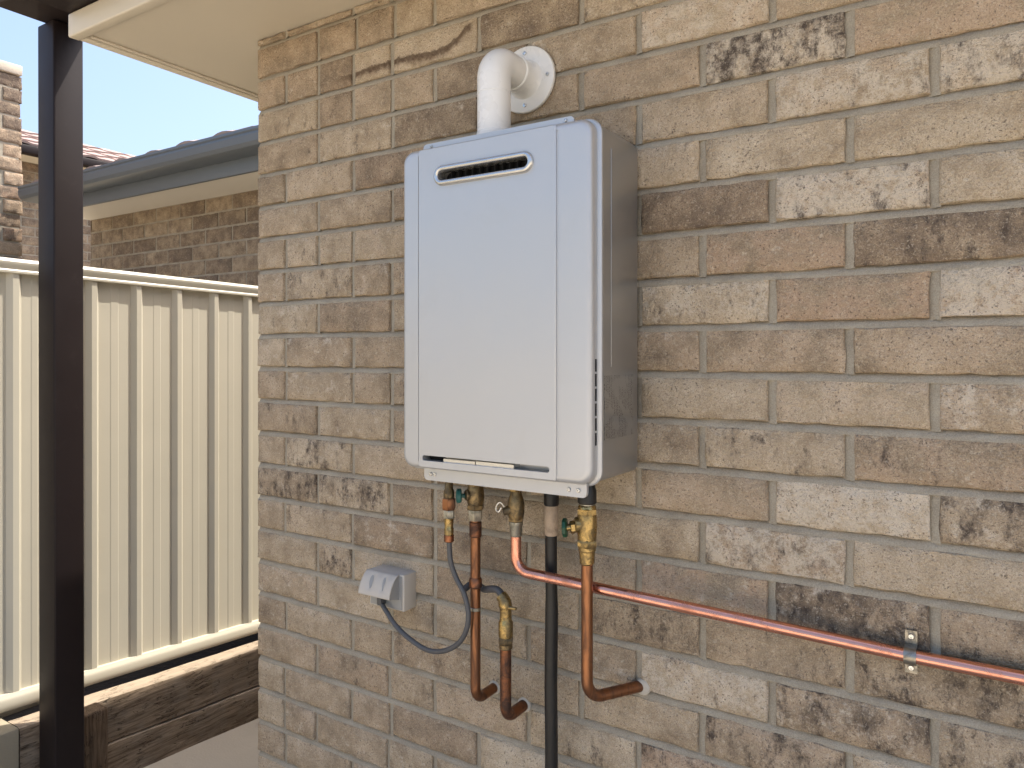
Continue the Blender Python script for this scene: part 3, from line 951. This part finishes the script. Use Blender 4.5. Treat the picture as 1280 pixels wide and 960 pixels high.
lathe(bm, (FXc, -.058, FZc), (0, 1, 0), [(.0338, 0), (.0355, .0015), (.0355, .005), (.0335, .0065), (.0335, .030), (.037, .043), (.043, .0475)], 36)
obj("hub", bm, M['white'], fl, angle=50)
bm = bmesh.new()
lathe(bm, (FXc, -.0125, FZc), (0, 1, 0), [(.040, 0), (.0660, 0), (.0675, .001), (.0680, .0025), (.0680, .0075), (.0665, .0095)], 48)
flg = obj("wall_flange", bm, M['white'], fl, angle=40)
for a in (0, 90, 180, 270):
    s = screw((FXc + .0535 * math.cos(math.radians(a)), -.0126, FZc + .0535 * math.sin(math.radians(a))), (0, -1, 0), .0042, flg)
bm = bmesh.new()
for k in range(9):
    a0, a1 = math.radians(-72 + k * 9), math.radians(-63 + k * 9)
    q = [bm.verts.new((FXc + rr * math.cos(a), FYc + rr * math.sin(a), z)) for rr in (.0338, .0348) for a in (a0, a1) for z in (HZ1 - .003, HZ1 + .021)]
    for f in ((4, 6, 7, 5), (0, 1, 3, 2), (1, 5, 7, 3), (0, 4, 5, 1), (2, 3, 7, 6)): bm.faces.new([q[i] for i in f])
obj("spigot_band", bm, M['strap'], fl)

# ------------------------------------------------------------------ pipework under the heater
ZU = HZ0 - .002
def wall_seal(p, r, parent):
    bm = bmesh.new()
    lathe(bm, (p[0], .004, p[2]), (0, -1, 0), [(r + .0048, 0), (r + .0042, .005), (r + .0018, .0075), (r, .008)], 20)
    return obj("wall_seal", bm, M['seal'], parent)

# cold pipe, second from the left, teal handle
x2, y2 = .769, -.070
p2 = tag(empty("copper_pipe", (x2, y2, -.70)), "aged copper pipe with teal-handled brass valve, bending back into the wall below the heater", "pipe", "copper pipes under the heater")
bm = bmesh.new()
tube(bm, fillet([(x2, y2, -.335), (x2, y2, -.706), (x2, .01, -.706)], .026, 9), .0105, 20)
obj("pipe", bm, M['copper'], p2, angle=60)
bm = bmesh.new()
lathe(bm, (x2, y2, -.372), (0, 0, 1), [(.0108, 0), (.0128, .002), (.0128, .030), (.0108, .032)], 20)
obj("pipe_socket", bm, M['copper_dark'], p2)
bm = bmesh.new(); hexnut(bm, (x2, y2, -.338), (0, 0, 1), .0150, 0, .026)
obj("union_nut", bm, M['solder'], p2)
bm = bmesh.new()
lathe(bm, (x2, y2, -.313), (0, 0, 1), [(.0125, 0), (.0150, .004), (.0175, .014), (.0185, .026), (.0170, .040), (.0140, .050), (.0120, .062), (.0120, .070)], 20)
lathe(bm, (x2, y2, -.285), (-.55, -.83, 0), [(.011, .008), (.0115, .020), (.0095, .022)], 16)
hexnut(bm, (x2, y2, -.316), (0, 0, 1), .0180, 0, .012); hexnut(bm, (x2, y2, -.268), (0, 0, 1), .0175, 0, .010)
obj("valve_body", bm, M['brass_old'], p2, angle=40)
bm = bmesh.new(); hexnut(bm, (x2, y2, -.245), (0, 0, 1), .0155, 0, .030)
obj("inlet_nut", bm, M['brass_old'], p2)
bm = bmesh.new()
ax = Vector((-.78, -.62, .0)).normalized()
lathe(bm, Vector((x2, y2, -.287)) + ax * .018, ax, [(.0045, 0), (.0045, .010), (.0125, .0105), (.0150, .013), (.0150, .019), (.0115, .0215), (.004, .022)], 14)
obj("valve_handle", bm, M['teal'], p2)
wall_seal((x2, 0, -.706), .0105, p2)
# grub / clips on the pipe
bm = bmesh.new(); lathe(bm, (x2, y2, -.522), (0, 0, 1), [(.0108, 0), (.0118, .001), (.0118, .006), (.0108, .007)], 20)
obj("solder_ring", bm, M['solder'], p2)
bm = bmesh.new(); lathe(bm, (x2, y2, -.476), (0, 0, 1), [(.0108, 0), (.0135, .003), (.0135, .018), (.0108, .022)], 16)
obj("pipe_band", bm, M['copper_dark'], p2)

# hot pipe, bends into the long run along the wall
x3, y3 = .883, -.095
p3 = tag(empty("copper_pipe", (x3, y3, -.43)), "bright copper pipe that turns from the heater and runs along the wall to the right", "pipe", "copper pipes under the heater")
end = Vector((1.551, -.021, -.4605)); c3 = Vector((x3, y3, -.4165))
far = end + (Vector((4.1, -.021, -.470)) - end)
bm = bmesh.new()
tube(bm, fillet([(x3, y3, -.330), c3, end, far], .030, 10), .0103, 24)
obj("pipe", bm, M['copper_new'], p3, angle=60)
bm = bmesh.new(); lathe(bm, (x3, y3, -.350), (0, 0, 1), [(.0106, 0), (.0125, .003), (.0125, .020), (.0138, .022), (.0138, .028), (.012, .030)], 18)
obj("union_nut", bm, M['solder'], p3)
bm = bmesh.new()
lathe(bm, (x3, y3, -.322), (0, 0, 1), [(.0115, 0), (.0145, .006), (.0165, .018), (.0165, .036), (.0135, .048), (.0105, .056), (.0105, .064)], 16)
lathe(bm, (x3, y3, -.296), (-.70, -.70, -.25), [(.0095, .006), (.0098, .017), (.0075, .020), (.0072, .026)], 12)
hexnut(bm, (x3, y3, -.322), (0, 0, 1), .0155, 0, .010)
obj("valve_body", bm, M['brass_old'], p3, angle=40)
bm = bmesh.new(); hexnut(bm, (x3, y3, -.263), (0, 0, 1), .0142, 0, .018); lathe(bm, (x3, y3, -.245), (0, 0, 1), [(.0085, 0), (.0085, .028)], 16)
obj("inlet_nut", bm, M['brass'], p3)
bm = bmesh.new()
h0 = Vector((x3 - .016, y3 - .017, -.292))
tube(bm, smoothpath([h0, h0 + Vector((-.006, -.004, .008)), h0 + Vector((-.012, -.006, .004)), h0 + Vector((-.015, -.006, -.006)), h0 + Vector((-.009, -.006, -.010)), h0 + Vector((-.004, -.004, -.002))], 5), .0016, 8)
obj("lever", bm, M['chrome'], p3)

# pipe clip on the wall
pc = tag(empty("pipe_clip", (1.551, 0, -.4605)), "small steel saddle clip holding the bright copper pipe to the brick wall", "clip")
bm = bmesh.new()
w = .0085
prof = []
for k in range(13):
    a = math.pi * k / 12
    prof.append((-.021 - .0118 * math.sin(a), .0118 * math.cos(a)))
prof = [(-.004, .034), (-.004, .0135), (-.012, .0122)] + prof[1:-1] + [(-.012, -.0122), (-.004, -.0135), (-.004, -.032)]
def strip(pf, x0, x1, th):
    bm = bmesh.new(); rows = [[], [], [], []]
    n = len(pf)
    nor = []
    for i in range(n):
        a = Vector(pf[max(i - 1, 0)]); b = Vector(pf[min(i + 1, n - 1)]); d = (b - a).normalized(); nor.append(Vector((d.y, -d.x)))
    for i in range(n):
        p = Vector(pf[i]); q = p + nor[i] * th
        rows[0].append(bm.verts.new((x0, p.x, -.4605 + p.y))); rows[1].append(bm.verts.new((x1, p.x, -.4605 + p.y)))
        rows[2].append(bm.verts.new((x1, q.x, -.4605 + q.y))); rows[3].append(bm.verts.new((x0, q.x, -.4605 + q.y)))
    for a in range(4):
        A_, B_ = rows[a], rows[(a + 1) % 4]
        for i in range(n - 1): bm.faces.new((A_[i], A_[i + 1], B_[i + 1], B_[i]))
    bm.faces.new([rows[a][0] for a in range(4)]); bm.faces.new([rows[a][-1] for a in range(4)])
    return bm
stp = obj("strap", strip(prof, 1.551 - w, 1.551 + w, .0014), M['strap'], pc)
for zz in (.025, -.0235):
    screw((1.551, -.0058, -.4605 + zz), (0, -1, 0), .0046, stp)

# black lagged drain pipe
x4, y4 = .937, -.052
p4 = tag(empty("drain_pipe", (x4, y4, -1.49)), "black sleeved pipe running straight down the wall from the heater", "pipe")
bm = bmesh.new()
pts = []
z = -.345
while z > -1.49:
    pts.append((x4 + noise.noise(Vector((z * 7, 1, 3))) * .0015, y4, z)); z -= .03
pts.append((x4, y4, -1.492))
tube(bm, pts, [.0128 if i > 4 else .0118 for i in range(len(pts))], 18)
obj("pipe", bm, M['black'], p4, angle=60)
bm = bmesh.new(); lathe(bm, (x4, y4, -.350), (0, 0, 1), [(.0120, 0), (.0132, .003), (.0128, .020), (.0138, .024), (.0138, .056), (.0125, .060)], 18)
obj("taped_fitting", bm, M['tape'], p4)
bm = bmesh.new(); lathe(bm, (x4, y4, -.292), (0, 0, 1), [(.0135, 0), (.0150, .003), (.0150, .026), (.0130, .030), (.0130, .075)], 18)
obj("rubber_collar", bm, M['black'], p4)

# right-hand pipe with green handle
x5, y5 = 1.042, -.106
p5 = tag(empty("copper_pipe", (x5, y5, -.62)), "thick copper pipe with green-handled brass valve at the heater's right, bending into the wall", "pipe", "copper pipes under the heater")
e5 = onY(803, 859, 0.0)
bm = bmesh.new()
c5 = Vector((x5, y5, e5.z + .004))
tube(bm, fillet([(x5, y5, -.36), c5, c5 + (e5 + Vector((0, .012, 0)) - c5)], .034, 10), .0106, 24)
obj("pipe", bm, M['copper'], p5, angle=60)
bm = bmesh.new(); lathe(bm, (x5, y5, -.378), (0, 0, 1), [(.0110, 0), (.0135, .003), (.0145, .022), (.0145, .024), (.0160, .026), (.0160, .034), (.0145, .036)], 20)
obj("pipe_socket", bm, M['brass'], p5)
bm = bmesh.new()
lathe(bm, (x5, y5, -.343), (0, 0, 1), [(.0150, 0), (.0165, .003), (.0165, .010), (.0178, .020), (.0185, .036), (.0178, .052), (.0165, .058), (.0165, .070), (.0145, .073)], 24)
lathe(bm, (x5, y5, -.306), (-.80, -.60, 0), [(.0130, .006), (.0142, .019), (.0142, .021), (.0120, .023)], 20)
hexnut(bm, (x5, y5, -.346), (0, 0, 1), .0195, 0, .014); hexnut(bm, (x5, y5, -.288), (0, 0, 1), .0192, 0, .013)
obj("valve_body", bm, M['brass'], p5, angle=40)
bm = bmesh.new()
ax = Vector((-.80, -.60, -.08)).normalized(); o5 = Vector((x5, y5, -.308))
hexnut(bm, o5 + ax * .022, ax, .0115, 0, .009); lathe(bm, o5 + ax * .031, ax, [(.0065, 0), (.0065, .007)], 12)
obj("bonnet_nut", bm, M['brass'], p5)
bm = bmesh.new()
ax2 = Vector((-.93, -.35, -.05)).normalized()
n = 24; rr = []
lathe(bm, o5 + ax * .036, ax2, [(.006, 0), (.0155, .0004), (.0178, .002), (.0178, .0068), (.0155, .0085), (.006, .009)], 10, .3)
obj("valve_handle", bm, M['green'], p5, angle=30)
bm = bmesh.new(); lathe(bm, (x5, y5, -.268), (0, 0, 1), [(.0150, 0), (.0172, .002), (.0172, .0245), (.015, .030), (.015, .05)], 20)
obj("rubber_collar", bm, M['black'], p5)
bm = bmesh.new(); lathe(bm, (x5, y5, -.2705), (0, 0, 1), [(.0138, 0), (.0138, .004)], 20)
obj("thread", bm, M['solder'], p5)
wall_seal(e5, .0106, p5)

# short stub with brass elbow, fed by the dark flexible hose
x6, y6 = .843, -.070
p6 = tag(empty("copper_stub", (x6, y6, -.72)), "short darkened copper stub with brass elbow and dark hose, beside the black pipe", "pipe")
bm = bmesh.new()
tube(bm, fillet([(x6, y6, -.560), (x6, y6, -.724), (x6, .01, -.724)], .026, 9), .0114, 20)
obj("pipe", bm, M['copper_dark'], p6, angle=60)
bm = bmesh.new()
lathe(bm, (x6, y6, -.585), (0, 0, 1), [(.0114, 0), (.0136, .002), (.0136, .010)], 20); hexnut(bm, (x6, y6, -.575), (0, 0, 1), .0155, 0, .014)
obj("union_nut", bm, M['brass_old'], p6)
bm = bmesh.new(); lathe(bm, (x6, y6, -.561), (0, 0, 1), [(.0140, 0), (.0146, .003), (.0146, .030), (.0120, .034), (.0120, .042)], 20)
obj("coupling", bm, M['brass'], p6)
bm = bmesh.new()
he = onY(609, 752, y6 + .012)
z6 = -.492
tube(bm, smoothpath([(x6, y6, -.524), (x6, y6, -.508), (x6 - .001, y6, -.498), (x6 - .005, y6 + .001, -.488), (x6 - .012, y6 + .002, -.482)], 3), [.0118] * 5 + [.0134] * 4 + [.0122] * 4, 16)
obj("brass_elbow", bm, M['brass'], p6, angle=60)
bm = bmesh.new()
tube(bm, smoothpath([(x6 - .004, y6 + .001, -.489), (x6 - .013, y6 + .003, -.4785), (x6 - .028, y6 + .008, -.4735), (x6 - .050, y6 + .014, -.478), (x2 + .004, y2 + .024, -.484), (x2 - .020, y2 + .020, -.476), onY(578, 738, y2 - .002)], 5), .0072, 14)
obj("hose", bm, M['conduit'], p6, angle=60)
bm = bmesh.new(); tube(bm, [Vector((x6 + .010, y6 - .004, -.500)), Vector((x6 + .026, y6 - .002, -.500))], [.004, .0028], 10)
obj("bleed_stub", bm, M['brass'], p6)
wall_seal((x6, 0, -.724), .0114, p6)

# ------------------------------------------------------------------ power outlet and its cable
OX0, OX1, OZ0, OZ1 = .447, .5515, -.576, -.4935
po = tag(empty("power_outlet", ((OX0 + OX1) / 2, 0, OZ0)), "grey weatherproof power outlet with hinged hood on the brick wall", "power outlet")
obj("back_box", Box(OX0, OX1, -.040, .004, OZ0, OZ1, .003, 2), M['outlet'], po)
obj("face_plate", Box(OX0 + .005, OX1 - .005, -.0425, -.0402, OZ0 + .004, OZ1 - .004, .001, 1), M['outlet_grey'], po)
# hood: curved shell hinged along the top edge
arc = [(-.0420, OZ1 - .0015), (-.0490, OZ1 - .003), (-.0590, OZ1 - .012), (-.0670, OZ1 - .024), (-.0725, OZ1 - .037), (-.0750, OZ1 - .0480)]
bm = bmesh.new()
hx0, hx1 = OX0 - .001, OX1 - .012
nx = 14
def dent(x):          # two finger recesses pressed into the hood
    s = 0
    for c, w_ in ((.30, .085), (.70, .055)):
        s += math.exp(-((x - c) / w_) ** 2)
    return s
rows = []
fine = []
for a, b in zip(arc, arc[1:]):
    for q in range(4): fine.append((a[0] + (b[0] - a[0]) * q / 4, a[1] + (b[1] - a[1]) * q / 4))
fine.append(arc[-1])
nf = len(fine)
NXH = 28
for j, (yy, zz) in enumerate(fine):
    tq = j / (nf - 1); row = []
    for i in range(NXH + 1):
        u = i / NXH
        dd = (dent(u) * math.exp(-((tq - .52) / .26) ** 4)) * .0045
        row.append(bm.verts.new((hx0 + (hx1 - hx0) * u, yy + dd * .8, zz - dd * .6)))
    rows.append(row)
for a, b in zip(rows, rows[1:]):
    for i in range(NXH): bm.faces.new((a[i], a[i + 1], b[i + 1], b[i]))
hood = obj("hood", bm, M['outlet'], po, angle=60)
md = hood.modifiers.new("shell", 'SOLIDIFY'); md.thickness = .0020
for s, xx in ((-1, hx0 + .0015), (1, hx1 - .0015)):
    bm = bmesh.new()
    poly = [(y, z) for y, z in fine] + [(-.0428, OZ1 - .056)]
    a = [bm.verts.new((xx, y + .001, z - .0005)) for y, z in poly]; b = [bm.verts.new((xx - s * .002, y + .001, z - .0005)) for y, z in poly]
    bridge(bm, a, b); bm.faces.new(a); bm.faces.new(b[::-1])
    obj("hood_cheek", bm, M['outlet_grey'], po)
for c, w_ in ((.30, .085), (.70, .055)):
    bm = bmesh.new(); ring = []
    n = 20
    top = []
    for k in range(n):
        a = 2 * math.pi * k / n
        tq = .52 + .22 * math.sin(a); u = c + w_ * .62 * math.cos(a) + (.03 * math.sin(a))
        f_ = tq * (nf - 1); j = int(f_); q = f_ - j
        yy = fine[j][0] * (1 - q) + fine[j + 1][0] * q; zz = fine[j][1] * (1 - q) + fine[j + 1][1] * q
        dd = (dent(u) * math.exp(-((tq - .52) / .26) ** 4)) * .0045
        top.append(bm.verts.new((hx0 + (hx1 - hx0) * u, yy + dd * .8 - .0026, zz - dd * .6 + .0012)))
    bm.faces.new(top)
    r_ = bmesh.ops.extrude_face_region(bm, geom=bm.faces[:])
    for v_ in [g_ for g_ in r_['geom'] if isinstance(g_, bmesh.types.BMVert)]: v_.co += Vector((0, .0022, -.001))
    obj("finger_pad", bm, M['outlet_grey'], po)
bm = Box(.4875, .5015, -.062, -.0430, OZ0 + .010, OZ0 + .034, .004, 2)
obj("plug", bm, M['conduit'], po)

cb = tag(empty("power_cable", (.7238, -.10, -.45)), "looping grey cable from the outlet up to a brass fitting under the heater's left end", "cable")
x1_, y1_ = .7238, -.100
cp = [Vector((x1_, y1_, -.370)), onY(563, 700, -.098), onY(570, 722, -.094), onY(580, 742, -.092), onY(585.5, 768, -.092), onY(582, 790, -.090), onY(571, 806, -.086), onY(553, 814, -.080), onY(533, 812, -.074),
      onY(510, 797, -.068), onY(494, 781, -.064), onY(484, 766, -.060), Vector((.4945, -.054, OZ0 + .016))]
bm = bmesh.new(); tube(bm, smoothpath(cp, 7), .0054, 14)
obj("cable", bm, M['conduit'], cb, angle=60)
bm = bmesh.new(); lathe(bm, (x1_, y1_, -.382), (0, 0, 1), [(.0078, 0), (.0105, .002), (.0105, .014), (.009, .016)], 18)
obj("gland", bm, M['copper_dark'], cb)
bm = bmesh.new(); lathe(bm, (x1_, y1_, -.367), (0, 0, 1), [(.0095, 0), (.0100, .012), (.0088, .014), (.0095, .030), (.0105, .034)], 18)
obj("brass_tail", bm, M['brass'], cb)
bm = bmesh.new(); hexnut(bm, (x1_, y1_, -.334), (0, 0, 1), .0115, 0, .018)
obj("steel_nut", bm, M['solder'], cb)
bm = bmesh.new(); hexnut(bm, (x1_, y1_, -.316), (0, 0, 1), .0142, 0, .024)
obj("copper_nut", bm, M['copper'], cb)
bm = bmesh.new(); lathe(bm, (x1_, y1_, -.293), (0, 0, 1), [(.0095, 0), (.0110, .004), (.0110, .016), (.0085, .020), (.0085, .072)], 16)
obj("inlet_tail", bm, M['brass_old'], cb)
